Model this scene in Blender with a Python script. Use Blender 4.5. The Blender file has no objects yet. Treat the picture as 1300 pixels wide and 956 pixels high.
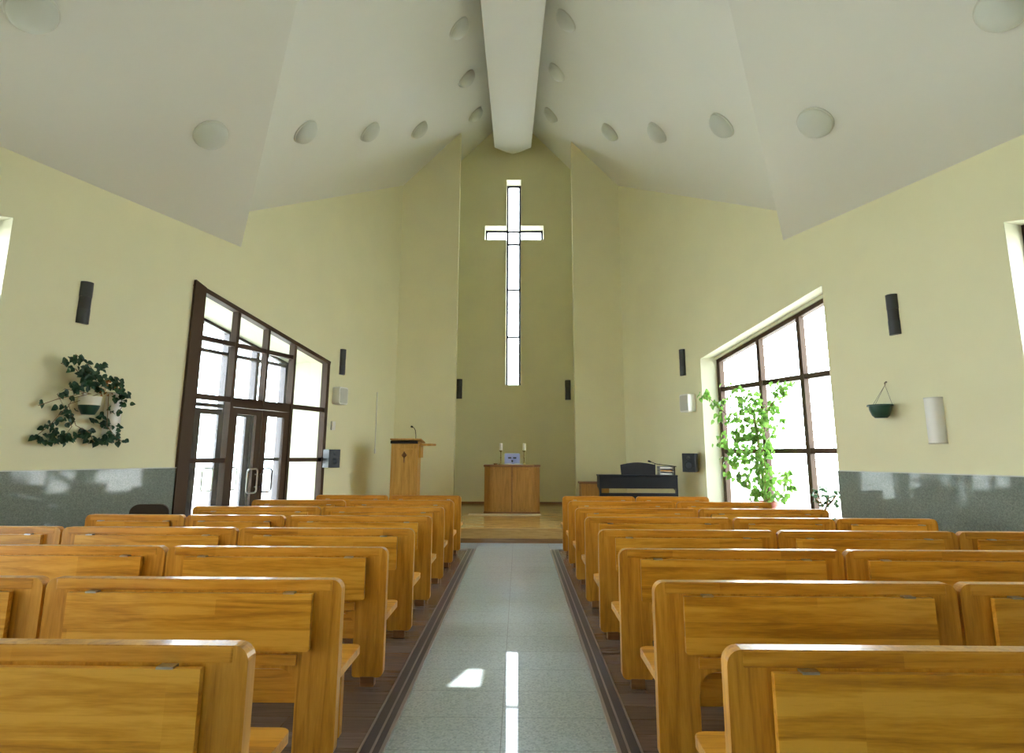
import bpy, bmesh, math, random
from mathutils import Vector, Matrix
from mathutils.geometry import tessellate_polygon
PI = math.pi
rnd = random.Random(7)
scn = bpy.context.scene
COL = scn.collection

# ---------------------------------------------------------------- materials
def nt(name):
    m = bpy.data.materials.new(name); m.use_nodes = True
    t = m.node_tree; b = t.nodes['Principled BSDF']
    return m, t, b
def N(t, typ, **kw):
    n = t.nodes.new(typ)
    for k, v in kw.items():
        if hasattr(n, k): setattr(n, k, v)
    return n
def ramp(t, stops):
    r = N(t, 'ShaderNodeValToRGB'); e = r.color_ramp.elements
    while len(e) < len(stops): e.new(0.5)
    for i, (p, c) in enumerate(stops):
        e[i].position = p; e[i].color = (*c, 1)
    return r
def plain(name, col, rough=0.5, metal=0.0, spec=0.5, noise=0.0, nscale=20, bump=0.0, coat=0.0):
    m, t, b = nt(name)
    b.inputs['Base Color'].default_value = (*col, 1)
    b.inputs['Roughness'].default_value = rough
    b.inputs['Metallic'].default_value = metal
    b.inputs['Specular IOR Level'].default_value = spec
    b.inputs['Coat Weight'].default_value = coat
    if noise or bump:
        tc = N(t, 'ShaderNodeTexCoord'); n = N(t, 'ShaderNodeTexNoise')
        n.inputs['Scale'].default_value = nscale; n.inputs['Detail'].default_value = 4
        t.links.new(tc.outputs['Object'], n.inputs['Vector'])
        if noise:
            r = ramp(t, [(0.3, tuple(c*(1-noise) for c in col)), (0.7, tuple(min(1, c*(1+noise)) for c in col))])
            t.links.new(n.outputs['Fac'], r.inputs['Fac']); t.links.new(r.outputs['Color'], b.inputs['Base Color'])
        if bump:
            bp = N(t, 'ShaderNodeBump'); bp.inputs['Strength'].default_value = bump; bp.inputs['Distance'].default_value = 0.01
            t.links.new(n.outputs['Fac'], bp.inputs['Height']); t.links.new(bp.outputs['Normal'], b.inputs['Normal'])
    return m
def wood(name, dark, mid, light, axis=0, rough=0.28, stave=0.0, coat=0.25):
    """varnished wood with the grain running along local axis; object-random offset so copies differ"""
    m, t, b = nt(name)
    tc = N(t, 'ShaderNodeTexCoord'); oi = N(t, 'ShaderNodeObjectInfo')
    add = N(t, 'ShaderNodeVectorMath', operation='MULTIPLY_ADD')
    comb = N(t, 'ShaderNodeCombineXYZ')
    for i in range(3): t.links.new(oi.outputs['Random'], comb.inputs[i])
    t.links.new(comb.outputs[0], add.inputs[0]); add.inputs[1].default_value = (17.3, 9.1, 13.7)
    t.links.new(tc.outputs['Object'], add.inputs[2])
    mp = N(t, 'ShaderNodeMapping')
    s = [14.0, 14.0, 14.0]; s[axis] = 1.1
    mp.inputs['Scale'].default_value = s
    t.links.new(add.outputs[0], mp.inputs['Vector'])
    n1 = N(t, 'ShaderNodeTexNoise'); n1.inputs['Scale'].default_value = 1.6; n1.inputs['Detail'].default_value = 6; n1.inputs['Distortion'].default_value = 0.9
    t.links.new(mp.outputs[0], n1.inputs['Vector'])
    n2 = N(t, 'ShaderNodeTexNoise'); n2.inputs['Scale'].default_value = 12; n2.inputs['Detail'].default_value = 3
    t.links.new(mp.outputs[0], n2.inputs['Vector'])
    mx = N(t, 'ShaderNodeMath', operation='MULTIPLY_ADD'); mx.inputs[1].default_value = 0.3
    t.links.new(n2.outputs['Fac'], mx.inputs[0]); t.links.new(n1.outputs['Fac'], mx.inputs[2])
    fac = mx.outputs[0]
    if stave:
        mp2 = N(t, 'ShaderNodeMapping'); sc = [1/stave]*3; sc[axis] = 1.4
        mp2.inputs['Scale'].default_value = sc; t.links.new(add.outputs[0], mp2.inputs['Vector'])
        sn = N(t, 'ShaderNodeVectorMath', operation='FLOOR'); t.links.new(mp2.outputs[0], sn.inputs[0])
        wn = N(t, 'ShaderNodeTexWhiteNoise'); wn.noise_dimensions = '3D'; t.links.new(sn.outputs[0], wn.inputs['Vector'])
        m3 = N(t, 'ShaderNodeMath', operation='MULTIPLY_ADD'); m3.inputs[1].default_value = 0.22
        t.links.new(wn.outputs['Value'], m3.inputs[0]); t.links.new(fac, m3.inputs[2]); 
        m4 = N(t, 'ShaderNodeMath', operation='SUBTRACT'); m4.inputs[1].default_value = 0.11; t.links.new(m3.outputs[0], m4.inputs[0]); fac = m4.outputs[0]
    r = ramp(t, [(0.40, dark), (0.60, mid), (0.80, light)])
    t.links.new(fac, r.inputs['Fac']); t.links.new(r.outputs['Color'], b.inputs['Base Color'])
    b.inputs['Roughness'].default_value = rough; b.inputs['Coat Weight'].default_value = coat; b.inputs['Coat Roughness'].default_value = 0.12
    bp = N(t, 'ShaderNodeBump'); bp.inputs['Strength'].default_value = 0.08; bp.inputs['Distance'].default_value = 0.004
    t.links.new(n2.outputs['Fac'], bp.inputs['Height']); t.links.new(bp.outputs['Normal'], b.inputs['Normal'])
    return m
def glass_mat():
    m = bpy.data.materials.new('clear_glass'); m.use_nodes = True; t = m.node_tree; t.nodes.clear()
    o = N(t, 'ShaderNodeOutputMaterial'); tr = N(t, 'ShaderNodeBsdfTransparent'); gl = N(t, 'ShaderNodeBsdfGlossy')
    tr.inputs['Color'].default_value = (0.95, 0.98, 0.98, 1); gl.inputs['Roughness'].default_value = 0.01
    lw = N(t, 'ShaderNodeLayerWeight'); lw.inputs['Blend'].default_value = 0.5
    pw = N(t, 'ShaderNodeMath', operation='POWER'); pw.inputs[1].default_value = 5.0; t.links.new(lw.outputs['Facing'], pw.inputs[0])
    fr = N(t, 'ShaderNodeMath', operation='MULTIPLY_ADD'); fr.inputs[1].default_value = 0.8; fr.inputs[2].default_value = 0.025; t.links.new(pw.outputs[0], fr.inputs[0])
    mx = N(t, 'ShaderNodeMixShader')
    t.links.new(fr.outputs[0], mx.inputs[0]); t.links.new(tr.outputs[0], mx.inputs[1]); t.links.new(gl.outputs[0], mx.inputs[2]); t.links.new(mx.outputs[0], o.inputs[0])
    return m
def terrazzo():
    m, t, b = nt('polished_terrazzo')
    tc = N(t, 'ShaderNodeTexCoord')
    br = N(t, 'ShaderNodeTexBrick'); br.offset = 0.0; br.squash = 1.0
    br.inputs['Scale'].default_value = 1.0; br.inputs['Brick Width'].default_value = 0.6; br.inputs['Row Height'].default_value = 0.4
    br.inputs['Mortar Size'].default_value = 0.0025; br.inputs['Mortar Smooth'].default_value = 0.1
    br.inputs['Color1'].default_value = (1, 1, 1, 1); br.inputs['Color2'].default_value = (0.93, 0.93, 0.92, 1); br.inputs['Mortar'].default_value = (0.45, 0.45, 0.43, 1)
    mp = N(t, 'ShaderNodeMapping'); mp.inputs['Location'].default_value = (0.09, 0.16, 0)
    t.links.new(tc.outputs['Object'], mp.inputs[0]); t.links.new(mp.outputs[0], br.inputs['Vector'])
    v = N(t, 'ShaderNodeTexVoronoi'); v.inputs['Scale'].default_value = 90
    t.links.new(tc.outputs['Object'], v.inputs['Vector'])
    r = ramp(t, [(0.0, (0.23, 0.29, 0.32)), (0.45, (0.34, 0.42, 0.465)), (0.95, (0.44, 0.52, 0.565))])
    t.links.new(v.outputs['Color'], r.inputs['Fac'])
    mx = N(t, 'ShaderNodeMixRGB', blend_type='MULTIPLY'); mx.inputs[0].default_value = 1
    t.links.new(r.outputs[0], mx.inputs[1]); t.links.new(br.outputs['Color'], mx.inputs[2]); t.links.new(mx.outputs[0], b.inputs['Base Color'])
    b.inputs['Roughness'].default_value = 0.38; b.inputs['Specular IOR Level'].default_value = 0.6; b.inputs['Coat Weight'].default_value = 0.7; b.inputs['Coat Roughness'].default_value = 0.03; b.inputs['Coat IOR'].default_value = 1.4
    n = N(t, 'ShaderNodeTexNoise'); n.inputs['Scale'].default_value = 3; t.links.new(tc.outputs['Object'], n.inputs['Vector'])
    bp = N(t, 'ShaderNodeBump'); bp.inputs['Strength'].default_value = 0.006; bp.inputs['Distance'].default_value = 0.02
    t.links.new(n.outputs['Fac'], bp.inputs['Height']); t.links.new(bp.outputs['Normal'], b.inputs['Normal'])
    return m
def granite():
    m, t, b = nt('polished_granite')
    tc = N(t, 'ShaderNodeTexCoord'); v = N(t, 'ShaderNodeTexVoronoi'); v.inputs['Scale'].default_value = 130
    n = N(t, 'ShaderNodeTexNoise'); n.inputs['Scale'].default_value = 45; n.inputs['Detail'].default_value = 5
    t.links.new(tc.outputs['Object'], v.inputs['Vector']); t.links.new(tc.outputs['Object'], n.inputs['Vector'])
    mx = N(t, 'ShaderNodeMixRGB'); mx.inputs[0].default_value = 0.5
    t.links.new(v.outputs['Color'], mx.inputs[1]); t.links.new(n.outputs['Fac'], mx.inputs[2])
    r = ramp(t, [(0.25, (0.15, 0.18, 0.155)), (0.5, (0.20, 0.235, 0.205)), (0.75, (0.27, 0.30, 0.265))])
    t.links.new(mx.outputs[0], r.inputs[0]); t.links.new(r.outputs[0], b.inputs['Base Color'])
    b.inputs['Roughness'].default_value = 0.05; b.inputs['Specular IOR Level'].default_value = 0.28
    return m
def planks(name, c1, c2, mortar, w=1.2, h=0.14, rough=0.3, rot=0.0):
    m, t, b = nt(name)
    tc = N(t, 'ShaderNodeTexCoord'); mp = N(t, 'ShaderNodeMapping'); mp.inputs['Rotation'].default_value = (0, 0, rot)
    t.links.new(tc.outputs['Object'], mp.inputs[0])
    br = N(t, 'ShaderNodeTexBrick'); br.offset = 0.37
    br.inputs['Scale'].default_value = 1; br.inputs['Brick Width'].default_value = w; br.inputs['Row Height'].default_value = h
    br.inputs['Mortar Size'].default_value = 0.002
    br.inputs['Color1'].default_value = (*c1, 1); br.inputs['Color2'].default_value = (*c2, 1); br.inputs['Mortar'].default_value = (*mortar, 1)
    t.links.new(mp.outputs[0], br.inputs['Vector'])
    m2 = N(t, 'ShaderNodeMapping'); m2.inputs['Scale'].default_value = (1.5, 25, 1); t.links.new(mp.outputs[0], m2.inputs[0])
    n = N(t, 'ShaderNodeTexNoise'); n.inputs['Scale'].default_value = 2; n.inputs['Detail'].default_value = 5; t.links.new(m2.outputs[0], n.inputs['Vector'])
    r = ramp(t, [(0.3, (0.6, 0.58, 0.56)), (0.7, (1.25, 1.22, 1.2))]); t.links.new(n.outputs['Fac'], r.inputs[0])
    mx = N(t, 'ShaderNodeMixRGB', blend_type='MULTIPLY'); mx.inputs[0].default_value = 0.8
    t.links.new(br.outputs['Color'], mx.inputs[1]); t.links.new(r.outputs[0], mx.inputs[2]); t.links.new(mx.outputs[0], b.inputs['Base Color'])
    b.inputs['Roughness'].default_value = rough
    return m
def leafmat(name, a, b_):
    m, t, b = nt(name)
    tc = N(t, 'ShaderNodeTexCoord'); n = N(t, 'ShaderNodeTexNoise'); n.inputs['Scale'].default_value = 14
    t.links.new(tc.outputs['Object'], n.inputs['Vector'])
    r = ramp(t, [(0.35, a), (0.65, b_)]); t.links.new(n.outputs['Fac'], r.inputs[0]); t.links.new(r.outputs[0], b.inputs['Base Color'])
    b.inputs['Roughness'].default_value = 0.45
    b.inputs['Transmission Weight'].default_value = 0.0
    tl = N(t, 'ShaderNodeBsdfTranslucent'); t.links.new(r.outputs[0], tl.inputs['Color'])
    mx = N(t, 'ShaderNodeMixShader'); mx.inputs[0].default_value = 0.4
    o = t.nodes['Material Output']
    t.links.new(b.outputs[0], mx.inputs[1]); t.links.new(tl.outputs[0], mx.inputs[2]); t.links.new(mx.outputs[0], o.inputs[0])
    return m

M = {
 'wall': plain('cream_plaster', (0.77, 0.75, 0.51), 0.7, noise=0.025, nscale=1.2, bump=0.04),
 'apse': plain('ochre_plaster', (0.80, 0.79, 0.54), 0.8, noise=0.025, nscale=1.2, bump=0.04),
 'ceil': plain('white_ceiling_plaster', (0.77, 0.785, 0.735), 0.55, noise=0.01, nscale=1.0),
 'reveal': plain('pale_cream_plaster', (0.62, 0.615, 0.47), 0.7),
 'floor': terrazzo(), 'granite': granite(),
 'lam': planks('dark_laminate', (0.11, 0.082, 0.072), (0.17, 0.138, 0.128), (0.035, 0.027, 0.025), 1.3, 0.19, 0.22),
 'strip': plain('dark_edge_strip', (0.045, 0.042, 0.055), 0.35),
 'stripm': plain('metal_edge_strip', (0.35, 0.33, 0.33), 0.3, 0.7),
 'parquet': planks('light_parquet', (0.55, 0.33, 0.09), (0.62, 0.39, 0.12), (0.3, 0.16, 0.05), 0.5, 0.07, 0.16),
 'riser': wood('riser_oak', (0.38, 0.22, 0.06), (0.48, 0.29, 0.09), (0.58, 0.37, 0.13), 0, rough=0.5, coat=0.0),
 'base': wood('dark_base_oak', (0.13, 0.065, 0.02), (0.2, 0.10, 0.03), (0.26, 0.14, 0.05), 0),
 'oakx': wood('oak_along', (0.38, 0.145, 0.012), (0.58, 0.255, 0.022), (0.70, 0.34, 0.045), 0, stave=0.07),
 'oakpan': wood('oak_panel', (0.44, 0.18, 0.014), (0.66, 0.305, 0.028), (0.80, 0.42, 0.06), 0, stave=0.07),
 'oakz': wood('oak_upright', (0.36, 0.135, 0.012), (0.55, 0.24, 0.022), (0.68, 0.33, 0.045), 2),
 'altar': wood('altar_oak', (0.26, 0.12, 0.02), (0.40, 0.20, 0.04), (0.50, 0.27, 0.065), 2, rough=0.6, coat=0.0),
 'lect': wood('lectern_oak', (0.34, 0.165, 0.025), (0.47, 0.245, 0.045), (0.56, 0.31, 0.07), 2, rough=0.5, coat=0.0),
 'altard': wood('altar_dark_oak', (0.14, 0.055, 0.015), (0.20, 0.085, 0.025), (0.26, 0.12, 0.04), 0, rough=0.5, coat=0.0),
 'brown': plain('brown_window_frame', (0.07, 0.043, 0.027), 0.5, spec=0.12),
 'alu': plain('brown_frame_edge', (0.085, 0.07, 0.075), 0.4, spec=0.3),
 'steel': plain('brushed_steel', (0.55, 0.55, 0.56), 0.28, 1.0),
 'dsteel': plain('dark_handle_metal', (0.10, 0.10, 0.12), 0.3, 0.8),
 'glass': glass_mat(),
 'white': plain('white_plastic', (0.8, 0.8, 0.76), 0.4),
 'grille': plain('pale_grille', (0.52, 0.52, 0.46), 0.6, noise=0.1, nscale=200),
 'opal': plain('opal_glass', (0.62, 0.65, 0.60), 0.35, spec=0.3),
 'rim': plain('lamp_rim_white', (0.62, 0.63, 0.57), 0.45),
 'lamp': plain('dark_grey_lamp_metal', (0.06, 0.063, 0.065), 0.35, 0.7),
 'lampband': plain('black_lamp_band', (0.035, 0.036, 0.038), 0.4, 0.3),
 'black': plain('black_lacquer', (0.008, 0.010, 0.013), 0.4, spec=0.25),
 'blackm': plain('matt_black', (0.012, 0.011, 0.012), 0.6, spec=0.25),
 'cone': plain('speaker_cone', (0.03, 0.035, 0.045), 0.4, spec=0.3),
 'green': plain('dark_green_plastic', (0.004, 0.05, 0.035), 0.35),
 'terra': plain('terracotta_plastic', (0.42, 0.10, 0.06), 0.45),
 'soil': plain('soil', (0.03, 0.02, 0.012), 0.9),
 'leafd': leafmat('dark_ivy_leaf', (0.012, 0.055, 0.022), (0.035, 0.10, 0.045)),
 'leafl': leafmat('light_green_leaf', (0.11, 0.26, 0.04), (0.24, 0.42, 0.09)),
 'leafs': leafmat('small_dark_leaf', (0.03, 0.07, 0.03), (0.06, 0.12, 0.05)),
 'dry': leafmat('dry_leaf', (0.25, 0.10, 0.02), (0.38, 0.2, 0.05)),
 'stem': plain('plant_stem', (0.22, 0.13, 0.05), 0.7),
 'moss': plain('moss_pole', (0.22, 0.24, 0.07), 0.9, noise=0.3, nscale=30, bump=0.5),
 'chain': plain('thin_chain', (0.2, 0.17, 0.12), 0.4, 0.5),
 'wax': plain('white_wax', (0.8, 0.77, 0.66), 0.5),
 'brass': plain('aged_brass', (0.22, 0.17, 0.05), 0.35, 0.8),
 'blue': plain('pale_blue_card', (0.40, 0.46, 0.85), 0.45),
 'navy': plain('navy_print', (0.02, 0.02, 0.05), 0.5),
 'paper': plain('white_paper', (0.78, 0.76, 0.68), 0.6),
 'yellow': plain('yellow_paper', (0.75, 0.65, 0.28), 0.6),
 'fabric': plain('dark_brown_fabric', (0.045, 0.032, 0.026), 0.85, noise=0.15, nscale=150),
 'acryl': plain('grey_plastic', (0.30, 0.32, 0.34), 0.25),
 'rug': plain('pale_stone_mat', (0.66, 0.58, 0.40), 0.6, noise=0.06, nscale=6),
 'pave': plain('pale_paving', (0.72, 0.71, 0.68), 0.9, noise=0.05, nscale=1),
 'hedge': leafmat('hedge_green', (0.05, 0.13, 0.02), (0.12, 0.24, 0.05)),
}

# ---------------------------------------------------------------- mesh helpers
class MB:
    def __init__(s): s.v = []; s.f = []
    def add(s, verts, faces, mat=None):
        o = len(s.v)
        for p in verts:
            p = Vector(p)
            if mat is not None: p = mat @ p
            s.v.append(p)
        s.f += [tuple(i + o for i in f) for f in faces]
        return s
    def box(s, x0, x1, y0, y1, z0, z1, mat=None):
        return s.add([(x0,y0,z0),(x1,y0,z0),(x1,y1,z0),(x0,y1,z0),(x0,y0,z1),(x1,y0,z1),(x1,y1,z1),(x0,y1,z1)],
              [(3,2,1,0),(4,5,6,7),(0,1,5,4),(1,2,6,5),(2,3,7,6),(3,0,4,7)], mat)
    def prism(s, pts, h0, h1, mat=None, holes=()):
        """polygon (list of 2D) extruded from h0 to h1 along local z; mat maps to the world"""
        loops = [list(pts)] + [list(h) for h in holes]
        flat = [p for l in loops for p in l]; n = len(flat)
        tris = tessellate_polygon([[Vector((p[0], p[1], 0)) for p in l] for l in loops])
        V = [(p[0], p[1], h0) for p in flat] + [(p[0], p[1], h1) for p in flat]
        F = []
        for a, b, c in tris:
            pa, pb, pc = flat[a], flat[b], flat[c]
            if (pb[0]-pa[0])*(pc[1]-pa[1]) - (pb[1]-pa[1])*(pc[0]-pa[0]) < 0: a, b, c = a, c, b
            F.append((c, b, a)); F.append((a+n, b+n, c+n))
        o = 0
        for l in loops:
            k = len(l)
            for i in range(k):
                j = (i+1) % k; F.append((o+i, o+j, o+j+n, o+i+n))
            o += k
        return s.add(V, F, mat)
    def lathe(s, prof, n=24, mat=None, a0=0, a1=2*PI):
        full = abs(a1-a0-2*PI) < 1e-6; m = n if full else n+1
        V = []; F = []
        for i in range(m):
            a = a0 + (a1-a0)*i/n
            for r, z in prof: V.append((r*math.cos(a), r*math.sin(a), z))
        k = len(prof)
        for i in range(n):
            j = (i+1) % m
            for q in range(k-1):
                F.append((i*k+q, j*k+q, j*k+q+1, i*k+q+1))
        if not full:
            F.append(tuple(range(k-1, -1, -1))); F.append(tuple((m-1)*k+q for q in range(k)))
        return s.add(V, F, mat)
    def tube(s, pts, r, n=8, mat=None):
        pts = [Vector(p) for p in pts]; R = r if hasattr(r, '__len__') else [r]*len(pts)
        V = []; F = []
        up = Vector((0.13, 0.21, 0.97))
        for i, p in enumerate(pts):
            d = (pts[min(i+1, len(pts)-1)] - pts[max(i-1, 0)]).normalized()
            a = d.cross(up)
            if a.length < 0.05: a = d.cross(Vector((1, 0, 0)))
            a.normalize(); b = d.cross(a)
            for k in range(n):
                t = 2*PI*k/n; V.append(p + (a*math.cos(t) + b*math.sin(t))*R[i])
        for i in range(len(pts)-1):
            for k in range(n):
                F.append((i*n+k, i*n+(k+1) % n, (i+1)*n+(k+1) % n, (i+1)*n+k))
        F.append(tuple(range(n))); F.append(tuple((len(pts)-1)*n + k for k in range(n-1, -1, -1)))
        return s.add(V, F, mat)
    def leaf(s, p, size, d=None, nrm=None):
        p = Vector(p)
        d = d or Vector((rnd.uniform(-1,1), rnd.uniform(-1,1), rnd.uniform(-1,.3)))
        d = d.normalized(); nrm = nrm or Vector((rnd.uniform(-1,1), rnd.uniform(-1,1), rnd.uniform(-.2,1)))
        w = d.cross(nrm)
        if w.length < 1e-3: w = d.cross(Vector((0,0,1)))
        w.normalize(); u = w.cross(d)
        L = size; W = size*0.42
        pts = [(0,0,0),(L*.12,W*.85,.1),(L*.4,W,.14),(L*.72,W*.55,.06),(L,0,-.12),(L*.72,-W*.55,.06),(L*.4,-W,.14),(L*.12,-W*.85,.1),(L*.45,0,0)]
        V = [p + d*a + w*b + u*(c*size) for a, b, c in pts]
        s.add(V, [(0,8,2,1),(8,4,3,2),(0,7,6,8),(8,6,5,4)])
    def build(s, name, mat, parent=None, smooth=False, bevel=0.0, seg=2, loc=None, angle=0.6):
        me = bpy.data.meshes.new(name)
        me.from_pydata([tuple(v) for v in s.v], [], s.f)
        bm = bmesh.new(); bm.from_mesh(me); bmesh.ops.recalc_face_normals(bm, faces=bm.faces); bm.to_mesh(me); bm.free()
        me.materials.append(M[mat] if isinstance(mat, str) else mat)
        if smooth:
            me.polygons.foreach_set('use_smooth', [True]*len(me.polygons))
            me.set_sharp_from_angle(angle=0.7)
        o = bpy.data.objects.new(name, me); COL.objects.link(o)
        if parent: o.parent = parent
        if loc is not None: o.location = loc
        if bevel:
            b = o.modifiers.new('bevel', 'BEVEL'); b.width = bevel; b.segments = seg; b.limit_method = 'ANGLE'; b.angle_limit = angle
            b.harden_normals = False
        return o
def empty(name, loc=(0,0,0), rz=0.0):
    o = bpy.data.objects.new(name, None); COL.objects.link(o); o.location = loc; o.rotation_euler = (0,0,rz); o.empty_display_size = 0.1
    return o
def tag(o, label, cat, group=None, kind=None):
    o['label'] = label; o['category'] = cat
    if group: o['group'] = group
    if kind: o['kind'] = kind
    return o
def struct(o): o['kind'] = 'structure'; return o
def copy_tree(o, parent=None):
    c = o.copy(); COL.objects.link(c)
    if parent: c.parent = parent
    for ch in [q for q in bpy.data.objects if q.parent == o]: copy_tree(ch, c)
    return c
def rounded(pts, radii, n=6):
    """2D polygon with rounded corners"""
    out = []; k = len(pts)
    for i, (x, y) in enumerate(pts):
        r = radii[i] if hasattr(radii, '__len__') else radii
        p = Vector((x, y)); a = Vector(pts[i-1]); b = Vector(pts[(i+1) % k])
        if r <= 0: out.append((x, y)); continue
        da = (a-p).normalized(); db = (b-p).normalized()
        ang = da.angle(db); t = r/math.tan(ang/2); c = p + (da+db).normalized()*(r/math.sin(ang/2))
        p0 = p + da*t; p1 = p + db*t
        a0 = math.atan2(p0.y-c.y, p0.x-c.x); a1 = math.atan2(p1.y-c.y, p1.x-c.x)
        d = (a1-a0+PI) % (2*PI) - PI
        for q in range(n+1):
            aa = a0 + d*q/n; out.append((c.x + r*math.cos(aa), c.y + r*math.sin(aa)))
    return out
XZ = Matrix(((1,0,0,0),(0,0,-1,0),(0,1,0,0),(0,0,0,1)))     # local (x,y,h) -> (x,-h,y)

# ---------------------------------------------------------------- plan of the church
K = 0.354; TH = math.atan(K); SA, CA = math.sin(TH), math.cos(TH)
AL, AR = -7.93, 7.50
# wall frames: local x = along wall from the rear (s), local y = outward, local z = up
ML = Matrix.Translation((AL,0,0)) @ Matrix(((SA,-CA,0,0),(CA,SA,0,0),(0,0,1,0),(0,0,0,1)))
MR = Matrix.Translation((AR,0,0)) @ Matrix(((-SA,CA,0,0),(CA,SA,0,0),(0,0,1,0),(0,0,0,1)))
def W(Mw, s, off, z): return Mw @ Vector((s, off, z))
def wallmat(Mw):      # polygon in (s,z), extruded along outward
    return Mw @ Matrix(((1,0,0,0),(0,0,1,0),(0,1,0,0),(0,0,0,1)))
YF, YB, YR = 14.25, 16.2, -5.0
slope = (3.99-3.27)/(12.58-9.29)
def ztopL(s): return 3.99 - slope*(s-9.29)
def ztopR(s): return 3.94 - slope*(s-9.21)
HT = 12.5
# near windows (opening narrower towards the rear)
NL = (5.0, 6.81); NR = (5.0, 6.73)
def ztopN(s, s1, z1): return z1 - slope*(s1-s)
S0 = (YR-0.5)/CA
def side_wall(name, Mw, s_end, holes):
    m = MB(); m.prism([(S0,-0.3),(s_end,-0.3),(s_end,HT),(S0,HT)], 0, 0.42, wallmat(Mw), holes)
    return struct(m.build(name, 'wall'))
openL = [(9.29,0.0),(12.58,0.0),(12.58,ztopL(12.58)),(9.29,ztopL(9.29))]
openR = [(9.21,0.45),(12.18,0.45),(12.18,ztopR(12.18)),(9.21,ztopR(9.21))]
nearL = [(NL[0],1.5),(NL[1],1.5),(NL[1],4.07),(NL[0],ztopN(NL[0],NL[1],4.07))]
nearR = [(NR[0],1.5),(NR[1],1.5),(NR[1],3.99),(NR[0],ztopN(NR[0],NR[1],3.99))]
farL = [(-2.4,0.5),(3.4,0.5),(3.4,3.0),(-2.4,3.0)]  # added opening that lets daylight onto the left pew backs
side_wall('wall_left', ML, (YF+0.2)/CA, [openL, nearL, farL])
side_wall('wall_right', MR, (YF+0.2)/CA, [openR, nearR])
EX0, EX1 = -1.48, 1.31
# wall with the recess: two panels either side of the opening
m = MB(); m.box(-3.1, EX0, YF, YF+0.22, -0.3, HT); struct(m.build('wall_front_left', 'wall'))
m = MB(); m.box(EX1, 2.7, YF, YF+0.22, -0.3, HT); struct(m.build('wall_front_right', 'wall'))
m = MB(); m.box(-2.3, -2.1, YF+0.2, YB+0.6, -0.3, HT); struct(m.build('wall_recess_left', 'apse'))
m = MB(); m.box(1.93, 2.13, YF+0.2, YB+0.6, -0.3, HT); struct(m.build('wall_recess_right', 'apse'))
# back wall with the cross opening
cx0, cx1, ax0, ax1 = -0.355, 0.055, -0.955, 0.685
cz0, cz1, az0, az1 = 3.30, 9.15, 7.36, 7.78
cross = [(cx0,cz0),(cx1,cz0),(cx1,az0),(ax1,az0),(ax1,az1),(cx1,az1),(cx1,cz1),(cx0,cz1),(cx0,az1),(ax0,az1),(ax0,az0),(cx0,az0)]
MBK = Matrix(((1,0,0,0),(0,0,1,YB),(0,1,0,0),(0,0,0,1)))
m = MB(); m.prism([(-2.3,-0.3),(2.13,-0.3),(2.13,HT),(-2.3,HT)], 0, 0.5, MBK, [cross]); struct(m.build('wall_back', 'apse'))
# rear wall behind the camera; its window and sun slit are added for light
rear_open = [(-1.6,1.6),(-0.04,1.6),(-0.04,2.26),(-1.6,2.26)]
sun_open = [(-0.47,6.42),(-0.26,6.42),(-0.26,6.85),(-0.36,6.85),(-0.47,6.62)]  # added slit, shaped so the sun lands as a patch on the aisle
MRR = Matrix(((1,0,0,0),(0,0,-1,YR),(0,1,0,0),(0,0,0,1)))
m = MB(); m.prism([(-10.3,-0.3),(9.9,-0.3),(9.9,HT+1),(-10.3,HT+1)], 0, 0.3, MRR, [rear_open, sun_open]); struct(m.build('wall_rear', 'wall'))
m = MB()
for x in (-1.6,-0.1): m.box(x, x+0.06, YR-0.2, YR-0.1, 1.6, 2.26)
m.box(-1.6, -0.04, YR-0.2, YR-0.1, 1.6, 1.66); m.box(-1.6, -0.04, YR-0.2, YR-0.1, 2.2, 2.26)
rw = struct(m.build('added_window_7', 'brown'))  # added window out of view, brightens the pew backs
m = MB(); m.box(-1.6, -0.04, YR-0.155, YR-0.145, 1.6, 2.26); m.build('pane', 'glass', rw)
m = MB(); m.box(-5, 5, YR-3.5, YR-0.3, 3.0, 3.15); struct(m.build('added_sun_block', 'reveal'))  # unseen roof added to keep direct sun out of the rear window

# ---------------------------------------------------------------- ceiling
def zAL(x, y): return 9.740 + 0.6214*x - 0.2200*y
def zBL(x, y): return 8.088 + 1.0147*x + 0.2045*y
def zAR(x, y): return 9.562 - 0.6278*x - 0.2222*y
def zBR(x, y): return 8.042 - 1.0436*x + 0.1812*y
Sx, Sy, Sz = -0.1, 3.85, 8.78
ov = 0.15
def ceiling_half(side):
    Mw, zA, zB = (ML, zAL, zBL) if side < 0 else (MR, zAR, zBR)
    ts = 10.11 if side < 0 else 9.88
    Q = (-2.61, 6.31) if side < 0 else (2.41, 6.25)
    t = W(Mw, ts, 0, 0); 
    # extend the step a little into the wall along its own line
    d = (Vector((t.x-Q[0], t.y-Q[1])).normalized()); to = (t.x + d.x*0.25, t.y + d.y*0.25)
    V = []; F = []
    def P(x, y, z): V.append((x, y, z)); return len(V)-1
    a_t = P(to[0], to[1], zA(*to)); b_t = P(to[0], to[1], zB(*to)); q = P(Q[0], Q[1], zA(*Q))
    S = P(Sx, Sy, Sz)
    r = W(Mw, S0+0.1, ov, 0); a_r = P(r.x, r.y, zA(r.x, r.y))
    cr = P(-0.14, r.y, zA(-0.14, r.y))
    w2 = W(Mw, ts+0.3, ov, 0)
    e = W(Mw, 17.8, ov, 0); b_e = P(e.x, e.y, zB(e.x, e.y)); rx = -0.2
    b_c = P(rx, e.y, zB(rx, e.y))
    F = [(a_r, a_t, q), (a_r, q, S), (a_r, S, cr), (a_t, b_t, q), (b_t, b_e, b_c), (b_t, b_c, q), (q, b_c, S)]
    return V, F
m = MB(); m.add(*ceiling_half(-1)); m.add(*ceiling_half(1)); ce = struct(m.build('ceiling', 'ceil'))
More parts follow.
